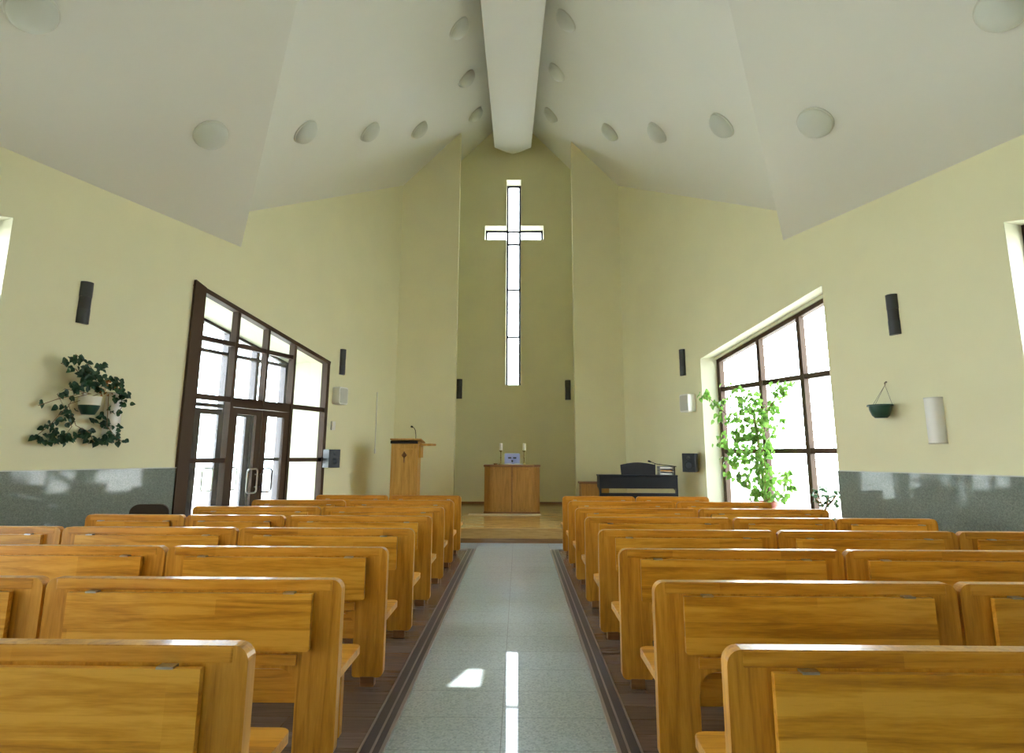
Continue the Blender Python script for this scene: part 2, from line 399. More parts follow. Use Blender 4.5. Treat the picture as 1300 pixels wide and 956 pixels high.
# ridge beam, rising towards the altar, flat underside and a pointed end at the back wall
def beam_z(y): return 9.93 - 0.193*(16.2 - y)
def bx(y): return -0.178 + 0.011*(15.6-y)
m = MB()
plan = [(bx(2.2)-.51, 2.2), (bx(2.2)+.51, 2.2), (bx(15.6)+.503, 15.6), (bx(16.0)+.2, 16.02), (bx(16.2), 16.19), (bx(16.0)-.2, 16.02), (bx(15.6)-.503, 15.6)]
k = len(plan)
V = [(x, y, beam_z(y)) for x, y in plan] + [(x, y, beam_z(y)+1.0) for x, y in plan]
F = [(i, (i+1) % k, (i+1) % k + k, i+k) for i in range(k)] + [tuple(range(k)), tuple(range(2*k-1, k-1, -1))]
m.add(V, F); struct(m.build('ceiling_beam', 'ceil'))

# ---------------------------------------------------------------- floor
m = MB(); m.prism([(-10.2,YR-.3),(9.8,YR-.3),(2.9,YB+.5),(-3.2,YB+.5)], -0.2, 0.0); struct(m.build('floor', 'floor'))
def wx(Mw, y): return Mw.translation.x + (K if Mw is ML else -K)*y
PFY = 10.92; PZ = 0.24
m = MB()
m.prism([(wx(ML,PFY)-.1, PFY), (wx(MR,PFY)+.1, PFY), (wx(MR,YF)+.1, YF+.1), (2.0, YF+.1), (2.0, YB+.1), (-2.2, YB+.1), (-2.2, YF+.1), (wx(ML,YF)-.1, YF+.1)], 0.0, PZ)
pf = struct(m.build('floor_platform', 'parquet'))
m = MB(); m.box(-3.95, 3.5, PFY-0.025, PFY, 0.075, PZ+0.004); m.build('riser', 'riser', pf)
m = MB(); m.box(-3.95, 3.5, PFY-0.02, PFY, 0.0, 0.075); m.build('riser_base', 'base', pf)
YM0, YM1 = -3.0, 10.14
def laminate(x_in, Mw, idx, name):
    sg = -1 if Mw is ML else 1
    m = MB(); e = 0.13
    pts = [(x_in+sg*e, YM0), (wx(Mw,YM0)-sg*0.03, YM0), (wx(Mw,YM1-e)-sg*0.03, YM1-e), (x_in+sg*e, YM1-e)]
    m.prism(pts, 0.0, 0.012); o = struct(m.build(name, 'lam'))
    m = MB(); x0, x1 = sorted((x_in+sg*0.02, x_in+sg*e)); m.box(x0, x1, YM0, YM1-0.02, 0, 0.014)
    a, b = sorted((x_in+sg*e, wx(Mw,YM1)-sg*0.05)); m.box(a, b, YM1-e, YM1-0.02, 0, 0.014); m.build('edge_strip', 'strip', o)
    m = MB()
    for q in (0.0, 0.055, 0.118):
        x0, x1 = sorted((x_in+sg*q, x_in+sg*(q+0.02 if q == 0 else q+0.012))); m.box(x0, x1, YM0, YM1-q, 0, 0.017)
        m.box(a, b, YM1-q-0.016, YM1-q, 0, 0.017)
    m.build('metal_strip', 'stripm', o)
laminate(-0.675, ML, 3, 'floor_left'); laminate(0.50, MR, 4, 'floor_right')
# baseboards in the recess
m = MB(); m.box(-2.1, 1.93, YB-0.02, YB, PZ, PZ+0.06); struct(m.build('baseboard_back', 'base'))
m = MB(); m.box(wx(ML,YF)+.03, EX0, YF-0.02, YF, PZ, PZ+0.06); struct(m.build('baseboard_left', 'base'))
m = MB(); m.box(EX1, wx(MR,YF)-.03, YF-0.02, YF, PZ, PZ+0.06); struct(m.build('baseboard_right', 'base'))
# granite wainscot
def wains(name, Mw, s1):
    m = MB(); m.box(3.45 if Mw is ML else -4.5, s1, -0.025, 0.0, 0.0, 1.28, Mw); o = struct(m.build(name, 'granite'))
    m = MB(); m.box(3.45 if Mw is ML else -4.5, s1, -0.034, 0.0, 1.28, 1.292, Mw); m.build('cap_strip', 'rim', o)
wains('trim_1', ML, 9.27); wains('trim_2', MR, 9.21)

# ---------------------------------------------------------------- windows
def bar(m, Mw, s0, z0, s1, z1, w, o0, o1):
    """straight bar between (s0,z0) and (s1,z1), full width w in the wall plane"""
    d = Vector((s1-s0, z1-z0)); L = d.length; d.normalize(); nn = Vector((-d.y, d.x))*w/2
    pts = [(s0+nn.x, z0+nn.y), (s0-nn.x, z0-nn.y), (s1-nn.x, z1-nn.y), (s1+nn.x, z1+nn.y)]
    m.prism(pts, o0, o1, wallmat(Mw))
# window_1: the cross
m = MB(); g0, g1 = YB+0.40, YB+0.46; t = 0.06
def fb(x0, x1, z0, z1): m.box(x0, x1, g0, g1, z0, z1)
fb(cx0, cx0+t, cz0, cz1); fb(cx1-t, cx1, cz0, cz1); fb(cx0, cx1, cz0, cz0+t); fb(cx0, cx1, cz1-t, cz1)
fb(ax0, cx0+.01, az0, az0+t*.4); fb(ax0, cx0, az1-t, az1); fb(cx1, ax1, az0, az0+t*.4); fb(cx1, ax1, az1-t, az1)
fb(ax0, ax0+t, az0, az1); fb(ax1-t, ax1, az0, az1)
for z in (az0-0.0, az1-0.04, 6.03, 4.68): fb(cx0, cx1, z-0.02, z+0.03)
w1 = struct(m.build('window_1', plain('cross_frame', (0.03, 0.03, 0.045), 0.35)))
m = MB(); m.prism(cross, 0.425, 0.432, MBK); m.build('pane', 'glass', w1)
m = MB()
c2 = [(x, z) for x, z in cross]
ins = [(cx0+.004,cz0+.004),(cx1-.004,cz0+.004),(cx1-.004,az0+.004),(ax1-.004,az0+.004),(ax1-.004,az1-.004),(cx1-.004,az1-.004),(cx1-.004,cz1-.004),(cx0+.004,cz1-.004),(cx0+.004,az1-.004),(ax0+.004,az1-.004),(ax0+.004,az0+.004),(cx0+.004,az0+.004)]
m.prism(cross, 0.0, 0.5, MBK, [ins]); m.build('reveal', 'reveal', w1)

# window_2: three-bay window on the right, frame set back in a deep cream reveal
m = MB()
fo0, fo1 = 0.27, 0.37
zR = ztopR
for s, w in ((12.02, .08), (10.94, .075), (10.01, .075), (9.25, .07)):
    bar(m, MR, s, 0.45, s, zR(s)-0.0, w, fo0, fo1)
bar(m, MR, 9.21, zR(9.21)-0.09, 12.18, zR(12.18)-0.09, 0.07, fo0, fo1)
bar(m, MR, 9.21, 0.49, 12.18, 0.49, 0.07, fo0, fo1)
w2 = struct(m.build('window_2', 'brown'))
m = MB()
for z in (2.70, 1.56): bar(m, MR, 9.21, z, 12.18, z, 0.08, fo0+.02, fo1)
m.build('transom', 'brown', w2)
m = MB(); m.prism([(9.21,0.45),(12.18,0.45),(12.18,zR(12.18)-.05),(9.21,zR(9.21)-.05)], 0.32, 0.326, wallmat(MR)); m.build('pane', 'glass', w2)
m = MB()
oi = [(9.214,0.46),(12.176,0.46),(12.176,zR(12.176)-.004),(9.214,zR(9.214)-.004)]
m.prism(openR, 0.0, 0.42, wallmat(MR), [oi])
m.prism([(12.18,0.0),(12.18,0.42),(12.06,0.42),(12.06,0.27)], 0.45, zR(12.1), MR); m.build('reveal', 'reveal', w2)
m = MB(); bar(m, MR, 9.21, zR(9.21)-0.03, 12.18, zR(12.18)-0.03, 0.05, fo0-.03, fo1); m.build('head_rail', 'reveal', w2)
m = MB(); m.box(9.1, 12.3, -0.2, 0.27, 0.42, 0.46, MR); m.build('sill', 'granite', w2)

# window_3: glazed entrance screen on the left, flush with the wall
zL = ztopL
m = MB()
m.prism([(9.27,0),(9.47,0),(9.47,zL(9.47)),(9.27,zL(9.27)+.03)], -0.05, 0.10, wallmat(ML))
for s, w in ((10.19,.06),(10.89,.05),(11.58,.06)):
    z0 = 2.22 if s == 10.89 else 0
    bar(m, ML, s, z0, s, zL(s), w, -0.02, 0.10)
bar(m, ML, 12.55, 0.2, 12.55, zL(12.55), 0.08, -0.03, 0.10)
bar(m, ML, 9.27, zL(9.27)-0.03, 12.6, zL(12.6)-0.03, 0.07, -0.03, 0.10)
w3 = struct(m.build('window_3', 'brown'))
m = MB()
bar(m, ML, 9.4, 3.20, 11.58, 3.20, 0.07, 0.0, 0.09)
bar(m, ML, 9.4, 2.32, 12.55, 2.32, 0.08, 0.0, 0.09)
bar(m, ML, 10.19, 2.285, 11.58, 2.285, 0.15, 0.0, 0.09)
bar(m, ML, 9.4, 1.38, 10.19, 1.38, 0.07, 0.0, 0.09); bar(m, ML, 11.58, 1.38, 12.55, 1.38, 0.07, 0.0, 0.09)
bar(m, ML, 9.4, 0.06, 10.19, 0.06, 0.12, 0.0, 0.09); bar(m, ML, 11.58, 0.3, 12.55, 0.3, 0.12, 0.0, 0.09)
m.build('transom', 'brown', w3)
m = MB(); m.prism([(9.47,0),(10.19,0),(10.19,2.2),(11.58,2.2),(11.58,0),(12.55,0),(12.55,zL(12.55)-.05),(9.47,zL(9.47)-.05)], 0.045, 0.051, wallmat(ML)); m.build('pane', 'glass', w3)
# the two door leaves
def door_leaf(name, s0, s1, o0, zt, hs, mat='brown', hmat='steel', st=0.12, Mw=ML):
    m = MB()
    m.prism([(s0,0.01),(s1,0.01),(s1,zt),(s0,zt)], o0, o0+0.05, wallmat(Mw), [[(s0+st,0.25),(s1-st,0.25),(s1-st,zt-.095),(s0+st,zt-.095)]])
    d = struct(m.build(name, mat))
    m = MB(); m.prism([(s0+st,0.25),(s1-st,0.25),(s1-st,zt-.095),(s0+st,zt-.095)], o0+0.02, o0+0.026, wallmat(Mw)); m.build('pane', 'glass', d)
    m = MB(); a = hs; dirn = 1 if (s0+s1)/2 > hs else -1
    loop = rounded([(a,0.86),(a+dirn*0.22,0.86),(a+dirn*0.22,1.24),(a,1.24)], 0.05, 5)
    pts = [W(Mw, x, o0-0.045, z) for x, z in loop]; m.tube(pts+[pts[0]], 0.014, 8)
    for z in (0.95, 1.15): m.tube([W(Mw, a, o0-0.045, z), W(Mw, a, o0+0.005, z)], 0.01, 8)
    m.build('door_handle', hmat, d)
    return d
door_leaf('door_1', 10.22, 10.875, 0.0, 2.20, 10.83, hmat='steel')
d2 = door_leaf('door_2', 10.895, 11.55, 0.0, 2.20, 10.94, hmat='dsteel')
# vestibule behind the screen
OD = 0.98
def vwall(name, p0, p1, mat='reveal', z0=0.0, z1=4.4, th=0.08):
    a = W(ML, p0[0], p0[1], 0); b = W(ML, p1[0], p1[1], 0); d = (b-a).normalized(); n_ = Vector((-d.y, d.x, 0))*th
    m = MB(); m.prism([(a.x,a.y),(b.x,b.y),(b.x+n_.x,b.y+n_.y),(a.x+n_.x,a.y+n_.y)], z0, z1); return struct(m.build(name, mat))
vwall('wall_vestibule_far', (12.60,0.10), (12.62,OD+.12), th=-0.08)
vwall('wall_vestibule_near', (9.25,0.42), (9.28,OD+.12), th=0.08)
m = MB(); m.prism([(9.1,zL(9.1)+.02),(12.8,zL(12.8)+.02),(12.8,zL(12.8)+.14),(9.1,zL(9.1)+.14)], 0.42, OD+.12, wallmat(ML)); struct(m.build('ceiling_vestibule', 'reveal'))
m = MB()
for s, w in ((9.32,.09),(9.71,.06),(10.39,.08),(11.04,.07),(11.75,.08),(12.56,.09)):
    bar(m, ML, s, 0 if s != 11.04 else 2.2, s, zL(s)+.0, w, OD, OD+.14)
bar(m, ML, 9.28, zL(9.28), 12.6, zL(12.6), 0.06, OD, OD+.10)
w4 = struct(m.build('window_4', 'alu'))
m = MB()
for z in (3.22, 2.30): bar(m, ML, 9.3, z, 12.58, z, 0.06, OD, OD+.10)
bar(m, ML, 11.75, 1.38, 12.58, 1.38, 0.06, OD, OD+.10)
bar(m, ML, 11.75, 0.1, 12.58, 0.1, 0.12, OD, OD+.10)
m.build('transom', 'alu', w4)
m = MB(); m.prism([(9.3,0),(10.39,0),(10.39,2.25),(11.75,2.25),(11.75,0),(12.58,0),(12.58,zL(12.58)),(9.3,zL(9.3))], OD+.05, OD+.056, wallmat(ML)); m.build('pane', 'glass', w4)
door_leaf('door_3', 10.44, 11.06, OD+.02, 2.24, 10.88, 'alu', 'grille')
door_leaf('door_4', 11.08, 11.70, OD+.02, 2.24, 11.20, 'alu', 'grille')

# near windows either side, mostly outside the frame
def near_window(name, Mw, s0, s1, z1):
    zt = lambda s: z1 - slope*(s1-s)
    m = MB()
    for s in (s0+.04, (s0*2+s1)/3, (s0+2*s1)/3, s1-.04): bar(m, Mw, s, 1.5, s, zt(s), .07, .27, .37)
    bar(m, Mw, s0, zt(s0)-.08, s1, zt(s1)-.08, .08, .27, .37); bar(m, Mw, s0, 1.54, s1, 1.54, .08, .27, .37); bar(m, Mw, s0, 2.7, s1, 2.7, .06, .27, .37)
    w = struct(m.build(name, 'brown'))
    m = MB(); m.prism([(s0,1.5),(s1,1.5),(s1,zt(s1)),(s0,zt(s0))], .32, .326, wallmat(Mw)); m.build('pane', 'glass', w)
    o = [(s0,1.5),(s1,1.5),(s1,zt(s1)),(s0,zt(s0))]; i = [(s0+.004,1.504),(s1-.004,1.504),(s1-.004,zt(s1)-.005),(s0+.004,zt(s0)-.005)]
    m = MB(); m.prism(o, 0.0, .42, wallmat(Mw), [i]); m.build('reveal', 'reveal', w)
near_window('window_5', ML, NL[0], NL[1], 4.07)
near_window('window_6', MR, NR[0], NR[1], 3.99)

m = MB()
for q in (-2.36,-0.93,0.5,1.93,3.36): bar(m, ML, q, 0.5, q, 3.0, .07, .27, .37)
for z in (0.54, 2.0, 2.96): bar(m, ML, -2.4, z, 3.4, z, .07, .27, .37)
w8 = struct(m.build('added_window_8', 'brown'))  # added window out of view, mainly lights the pews left of the aisle
m = MB(); m.prism([(-2.4,0.5),(3.4,0.5),(3.4,3.0),(-2.4,3.0)], .32, .326, wallmat(ML)); m.build('pane', 'glass', w8)

# ---------------------------------------------------------------- outside
m = MB(); m.box(-60, 60, -60, 60, -0.42, -0.22); struct(m.build('ground', 'pave'))

# ---------------------------------------------------------------- pews
PH = 0.868
def make_pew(L):
    root = empty('church_pew')
    h = L/2; bt = 0.06
    # back frame: two broad uprights and rails cut from one board, arched under the lower rail
    out = [(-h,0.07),(-h+0.2,0.07),(-h+0.2,0.46),(h-0.2,0.46),(h-0.2,0.07),(h,0.07),(h,PH),(-h,PH)]
    pts = rounded(out, [0.035,0.02,0.09,0.09,0.02,0.035,0.05,0.05])
    m = MB(); m.prism(pts, -bt, 0, XZ); m.build('back_frame', 'oakz', root, bevel=0.008)
    m = MB(); m.box(-h+.05, h-.05, -0.002, bt+.002, PH-0.055, PH-0.0015); m.build('top_rail', 'oakx', root, bevel=0.006)
    # folding shelf panel hinged to the back
    m = MB(); m.prism(rounded([(-h+.135,0.545),(h-.135,0.545),(h-.135,0.808),(-h+.135,0.808)], [.012,.012,.003,.003], 3), 0.010, 0.036, XZ)
    p = m.build('shelf_panel', 'oakpan', root, bevel=0.003)
    for x in (-0.33*L, 0.33*L):
        m = MB(); m.box(x-.027, x+.027, -0.037, 0.0, 0.806, 0.814); m.build('hinge', 'steel', p)
    m = MB(); m.box(-h+.2, h-.2, -0.012, 0.0, 0.475, 0.525)
    m.build('lower_rail', 'oakx', root, bevel=0.003)
    # seat board with thick rounded front edge
    pts = rounded([(-h,0.05),(h,0.05),(h,0.47),(-h,0.47)], [0.0,0.0,0.05,0.05])
    m = MB(); m.prism(pts, 0.40, 0.44); m.build('seat', 'oakx', root, bevel=0.01)
    m = MB(); m.box(-h+.2, h-.2, 0.05, 0.075, 0.29, 0.40); m.build('seat_rail', 'oakx', root)
    for sx in (-1, 1):
        m = MB(); x = sx*(h-0.10)
        m.prism(rounded([(0.05,0.30),(0.40,0.30),(0.42,0.40),(0.05,0.40)], [0,.03,0,0]), x-.02, x+.02, Matrix(((0,0,1,0),(1,0,0,0),(0,1,0,0),(0,0,0,1)))); m.build('bracket', 'oakz', root)
        m = MB(); m.box(x-.03, x+.03, 0.34, 0.40, 0.014, 0.40); m.build('leg', 'oakz', root, bevel=0.004)
        m = MB(); m.box(x-.045, x+.045, -0.005, 0.055, 0.014, 0.075); m.build('foot', 'altard', root, bevel=0.004)
    return root
protos = {}
Y0, DY = 2.1224, 1.064
XLw, XRw = -0.872, 0.669
LF, LS, LV = 1.475, 1.005, 1.10
G = 0.016
rowsR = [[LF],[LF,LF],[LF,LF],[LF,LF,LF],[LF,LS,LS],[LF-.04,LF+.04],[LF-.03,1.27],[LV,LV]]
rowsL = [[LF],[LF,LF],[LF,LF],[LF,LF,LF],[LF,LS,LS],[LF-.02,LF+.04],[LF-.02,1.27],[LV,LV]]
rown = ['nearest row','second row from camera','third row from camera','fourth row from camera','fourth row from altar','third row from altar','second row from altar','front row before altar']
used = set()
for side, rows, x0, sg in (('left', rowsL, XLw, -1), ('right', rowsR, XRw, 1)):
    for k, row in enumerate(rows):
        x = x0
        for j, L in enumerate(row):
            if L not in protos: protos[L] = make_pew(L); o = protos[L]
            else: o = copy_tree(protos[L])
            o.location = (x + sg*L/2, Y0 + DY*k, 0)
            x += sg*(L+G)
            if len(row) == 1: pos = 'at the bottom edge'
            elif len(row) == 2: pos = 'aisle end' if j == 0 else 'wall end'
            else: pos = ['aisle end','middle','wall end'][j]
            size = 'short' if L < 1.2 else 'long'
            tag(o, '%s oak pew, %s %s, %s of aisle' % (size, rown[k], pos, side), 'pew', 'oak pews %s of the aisle' % side)

# ---------------------------------------------------------------- wall lamps and speakers
def uplight(Mw, s, zc, label):
    root = empty('wall_lamp'); root.matrix_world = Mw @ Matrix.Translation((s, 0, zc-0.26))
    m = MB(); m.lathe([(0.0,0.0),(0.075,0.0),(0.075,0.18)], 16, None, PI, 2*PI); m.build('lower_shade', 'lamp', root, smooth=True)
    m = MB(); m.lathe([(0.0,0.18),(0.072,0.18),(0.072,0.33),(0.0,0.33)], 16, None, PI, 2*PI); m.build('centre_band', 'lampband', root, smooth=True)
    m = MB(); m.lathe([(0.075,0.33),(0.075,0.52),(0.066,0.52),(0.066,0.36),(0.0,0.36)], 16, None, PI, 2*PI); m.build('upper_shade', 'lamp', root, smooth=True)
    m = MB(); m.box(-.035, .035, -0.006, 0.0, 0.05, 0.47); m.build('mounting_plate', 'lamp', root)
    tag(root, label, 'wall lamp', 'dark cylindrical wall lamps'); return root
uplight(ML, 7.71, 3.30, 'dark grey half-cylinder wall lamp above the trailing plant on left wall')
uplight(ML, 13.00, 3.32, 'dark grey half-cylinder wall lamp between entrance screen and lectern')
uplight(MR, 8.13, 3.26, 'dark grey half-cylinder wall lamp above the empty hanging basket on right wall')
uplight(MR, 12.73, 3.29, 'dark grey half-cylinder wall lamp left of the right window, above white speaker')
MBW = Matrix.Translation((0,YB,0))
uplight(MBW, -1.575, 3.20, 'dark grey half-cylinder wall lamp on the recess wall left of the cross')
uplight(MBW, 1.305, 3.18, 'dark grey half-cylinder wall lamp on the recess wall right of the cross')

def halfround(Mw, s, z0, z1, label):
    root = empty('wall_light'); root.matrix_world = Mw @ Matrix.Translation((s, 0, z0))
    h = z1-z0
    m = MB(); m.lathe([(0.0,0.01),(0.105,0.01),(0.105,h-.01),(0.0,h-.01)], 20, Matrix.Diagonal((1,1.0,1,1)), PI, 2*PI); m.build('diffuser', 'white', root, smooth=True)
    m = MB(); m.lathe([(0.0,0.0),(0.108,0.0),(0.108,0.012),(0.0,0.012)], 20, None, PI, 2*PI); m.lathe([(0.0,h-.012),(0.108,h-.012),(0.108,h),(0.0,h)], 20, None, PI, 2*PI); m.build('end_cap', 'rim', root)
    tag(root, label, 'wall light', 'white half-round wall lights')
halfround(MR, 7.74, 1.63, 2.17, 'white half-round wall light beside the hanging basket on right wall')
halfround(ML, 8.24, 1.70, 2.24, 'white half-round wall light half hidden behind the trailing plant')

def wspeaker(Mw, s, z, label):
    root = empty('wall_speaker'); root.matrix_world = Mw @ Matrix.Translation((s, -0.005, z))
    m = MB(); m.prism(rounded([(-.14,-.17),(.14,-.17),(.14,.17),(-.14,.17)], .04), 0.0, 0.17, XZ); m.build('cabinet', 'white', root, bevel=0.02, seg=3, smooth=True)
    m = MB(); m.prism(rounded([(-.115,-.145),(.115,-.145),(.115,.145),(-.115,.145)], .03), 0.165, 0.18, XZ); m.build('grille', 'grille', root, bevel=0.006)
    m = MB(); m.box(-.03,.03,-.01,.004,-.08,.08); m.build('bracket', 'rim', root)
    tag(root, label, 'speaker', 'white wall speakers')
wspeaker(ML, 12.88, 2.62, 'white wall speaker right of the entrance screen, above a switch')
wspeaker(MR, 12.52, 2.47, 'white wall speaker left of the right window')
def monitor(p, rz, br, label):
    root = empty('monitor_speaker', p, rz)
    m = MB(); m.box(-.12, .12, -.11, .11, -.17, .17); m.build('cabinet', 'black', root, bevel=0.008)
    m = MB(); m.lathe([(0.0,0.02),(0.035,0.012),(0.075,-0.012),(0.085,-.018),(0.09,0.004)], 24, Matrix.Translation((0,-.11,-.05)) @ Matrix.Rotation(PI/2,4,'X')); m.build('woofer', 'cone', root, smooth=True)
    m = MB(); m.lathe([(0.0,0.008),(0.02,0.004),(0.034,-.002),(0.036,0.004)], 18, Matrix.Translation((0,-.11,0.09)) @ Matrix.Rotation(PI/2,4,'X')); m.build('tweeter', 'cone', root, smooth=True)
    m = MB(); m.tube([(0,0,0),(br[0],br[1],0)], .018, 8); m.build('bracket', 'blackm', root)
    tag(root, label, 'speaker', 'black monitor speakers')
def inwall(rz, d, L):   # bracket end in local coordinates for a world direction d
    v = Matrix.Rotation(-rz, 3, 'Z') @ Vector((d[0], d[1], 0)) * L; return (v.x, v.y)
monitor((-3.545, 11.76, 1.40), math.radians(48), inwall(math.radians(48), (-CA, SA), .21), 'black monitor speaker right of the entrance screen')
monitor((3.19, 11.62, 1.355), math.radians(-30), inwall(math.radians(-30), (CA, SA), .15), 'black monitor speaker beside the right window, above the piano end')
m = MB(); m.prism(rounded([(-.055,-.085),(.055,-.085),(.055,.085),(-.055,.085)], .015), 0.0, 0.035, XZ)
o = m.build('wall_switch', 'white', bevel=0.005); o.matrix_world = ML @ Matrix.Translation((12.80,0,2.03)); tag(o, 'small white switch box under the white speaker on left wall', 'switch')
m = MB(); m.tube([W(ML,14.34,-0.012,2.84), W(ML,14.34,-0.012,1.6)], 0.009, 8); o = m.build('projector_cord', 'white')
m2 = MB(); m2.tube([W(ML,14.34,-0.014,1.6), W(ML,14.34,-0.014,1.50)], 0.02, 8); m2.build('cord_pull', 'white', o)
tag(o, 'thin white pull cord hanging on the wall left of the lectern', 'cord')

# ---------------------------------------------------------------- ceiling dome lamps
def dome(pos, zf, label, gname):
    x, y = pos; z = zf(x, y)
    e = 0.01
    n = Vector(((zf(x+e,y)-z)/e, (zf(x,y+e)-z)/e, -1)).normalized()   # down
    q = Vector((0,0,-1)).rotation_difference(n).to_matrix().to_4x4()
    root = empty('ceiling_lamp'); root.matrix_world = Matrix.Translation((x, y, z)) @ q
    m = MB(); R = 0.21; m.lathe([(R*math.cos(a*PI/16), -0.02-0.135*math.sin(a*PI/16)) for a in range(0, 8)] + [(0.001, -0.155)], 32); m.build('glass_dome', 'opal', root, smooth=True)
    m = MB(); m.lathe([(0.0,0.0),(0.225,0.0),(0.225,-0.018),(0.21,-0.028),(0.20,-.02)], 32); m.build('rim', 'rim', root, smooth=True)
    tag(root, label, 'ceiling lamp', gname)
GL = 'round dome lamps on the ceiling'
for p, l in (((-3.37,8.82),'leftmost of the lower three on the far left slope'),((-2.79,10.46),'middle of the lower three on the far left slope'),((-2.16,12.09),'rightmost of the lower three on the far left slope'),
             ((-1.10,13.92),'deepest of the three left of the beam'),((-1.13,11.73),'middle of the three left of the beam'),((-1.09,9.68),'nearest of the three left of the beam')):
    dome(p, zBL, 'white dome ceiling lamp, '+l, GL)
for p, l in (((3.06,8.50),'rightmost of the lower three on the far right slope'),((2.52,10.29),'middle of the lower three on the far right slope'),((1.92,11.89),'leftmost of the lower three on the far right slope'),
             ((0.79,13.76),'deepest of the three right of the beam'),((0.79,11.44),'middle of the three right of the beam'),((0.82,9.39),'nearest of the three right of the beam')):
    dome(p, zBR, 'white dome ceiling lamp, '+l, GL)
dome((-4.71,5.18), zAL, 'large white dome ceiling lamp in the top left corner', GL)
dome((-4.05,7.36), zAL, 'white dome ceiling lamp on near left slope above the entrance screen', GL)
dome((3.74,7.13), zAR, 'white dome ceiling lamp on near right slope above the right window', GL)
dome((4.51,5.10), zAR, 'large white dome ceiling lamp in the top right corner', GL)

# ---------------------------------------------------------------- altar
AY = 13.45; AZ = PZ
def octagon(x0, x1, ch, d): return [(x0+ch,0),(x1-ch,0),(x1,ch*1.1),(x1,d),(x0,d),(x0,ch*1.1)]
root = empty('altar_table', (-0.14, AY, AZ))
m = MB(); m.prism(octagon(-0.60,0.60,0.14,0.55), 0.0, 0.985); m.build('body', 'altar', root, bevel=0.004)
m = MB(); m.prism([(-.62,.12),(-.475,-.025),(.475,-.025),(.62,.12),(.62,.57),(-.62,.57)], 0.985, 1.03); m.build('top', 'altard', root, bevel=0.01)
m = MB(); m.prism([(-.605,.135),(-.465,-.01),(.465,-.01),(.605,.135),(.605,.555),(-.605,.555)], 0.0, 0.05); m.build('plinth', 'altard', root)
for x0, x1 in ((-0.43,-0.035),(0.035,0.43)):
    m = MB(); m.prism([(x0,0.09),(x1,0.09),(x1,0.94),(x0,0.94)], 0.0, 0.012, XZ, [[(x0+.02,0.11),(x1-.02,0.11),(x1-.02,0.92),(x0+.02,0.92)]]); m.build('panel_moulding', 'altar', root)
for sx in (-1, 1):
    m = MB()
    for i in range(7):
        t_ = (i+0.5)/7; cxp = sx*(0.46+0.14*t_); cy = 0.0+0.154*t_
        m.tube([(cxp,cy,0.06),(cxp,cy,0.97)], 0.0095, 6)
    m.build('reeding', 'altar', root)
m = MB(); m.box(-0.012,0.012,-0.006,0.0,0.05,0.985); m.build('centre_stile', 'altard', root)
tag(root, 'wooden altar cabinet with chamfered reeded sides standing below the cross', 'altar')
ZT = AZ+1.03
m = MB(); m.box(-1.05, 0.47, AY-0.27, AY-0.0, AZ, AZ+0.018); o = m.build('altar_mat', 'rug', bevel=0.004); o.location = (0,-0.03,0); tag(o, 'pale strip of matting on the platform floor before the altar', 'mat')
def candle(x, label):
    root = empty('candlestick', (x, AY+0.12, ZT))
    m = MB(); m.lathe([(0.0,0.0),(0.055,0.0),(0.055,0.012),(0.02,0.03),(0.012,0.06),(0.012,0.14),(0.02,0.155),(0.012,0.17),(0.012,0.27),(0.03,0.29),(0.042,0.30),(0.042,0.31),(0.0,0.31)], 16); m.build('holder', 'brass', root, smooth=True)
    m = MB(); m.lathe([(0.0,0.31),(0.035,0.31),(0.035,0.455),(0.028,0.46),(0.0,0.455)], 16); m.build('candle', 'wax', root, smooth=True)
    m = MB(); m.tube([(0,0,0.455),(0.001,0,0.475)], 0.0025, 5); m.build('wick', 'blackm', root)
    tag(root, label, 'candlestick', 'candlesticks on the altar')
candle(-0.385, 'brass candlestick with white candle on the left of the altar')
candle(0.125, 'brass candlestick with white candle on the right of the altar')
# pale blue card with dark print, standing on an open white book
root = empty('open_book', (-0.125, AY+0.14, ZT))
for sx in (-1, 1):
    m = MB(); pr = [(0,0.012),(sx*.06,0.03),(sx*.14,0.028),(sx*.215,0.016),(sx*.215,0.004),(0,0.0)]
    m.prism(pr if sx > 0 else pr[::-1], -0.1, 0.1, XZ); m.build('page_block', 'paper', root)
m = MB(); m.box(-.22,.22,-.11,.11,0.0,0.004); m.build('cover', 'altard', root)
tag(root, 'open white book lying between the candlesticks on the altar', 'book')
root = empty('picture_stand', (-0.14, AY+0.30, ZT))
m = MB(); MT = Matrix.Rotation(-0.15, 4, 'X')
m.prism(rounded([(-.17,0.0),(.17,0.0),(.17,.25),(-.17,.25)], .02), -0.012, 0.0, MT @ XZ); m.build('card', 'blue', root)
m = MB()
for x in (-.055, .055): m.box(x-.036, x+.036, -0.003, 0.0, 0.135, 0.165, MT)
m.prism(rounded([(-.026,.085),(0,.045),(.026,.085),(.012,.10),(-.012,.10)], .006, 3), 0.0, 0.003, MT @ XZ); m.build('print', 'navy', root)
m = MB(); m.add([(-.05,.01,0.0),(.05,.01,0.0),(.05,.10,0.0),(-.05,.10,0.0),(-.05,.035,.18),(.05,.035,.18)], [(0,1,2,3),(0,4,5,1),(3,2,5,4),(0,3,4),(1,5,2)]); m.build('back_rest', 'blue', root)
tag(root, 'pale blue card with dark marks standing upright behind the open book', 'card')
m = MB(); m.box(-.08,.08,-.05,.05,0,.012); o = m.build('booklet', 'yellow', bevel=.002); o.location = (0.25, AY+0.13, ZT); o.rotation_euler = (0,0,.2); tag(o, 'small yellow booklet lying right of the right candlestick on the altar', 'booklet')
m = MB(); m.lathe([(0,0),(.035,0),(.05,.03),(.045,.03),(.0,.01)], 16); o = m.build('small_dish', 'altard', smooth=True); o.location = (-0.50, AY+0.13, ZT); tag(o, 'small dark dish near the left end of the altar top', 'dish')

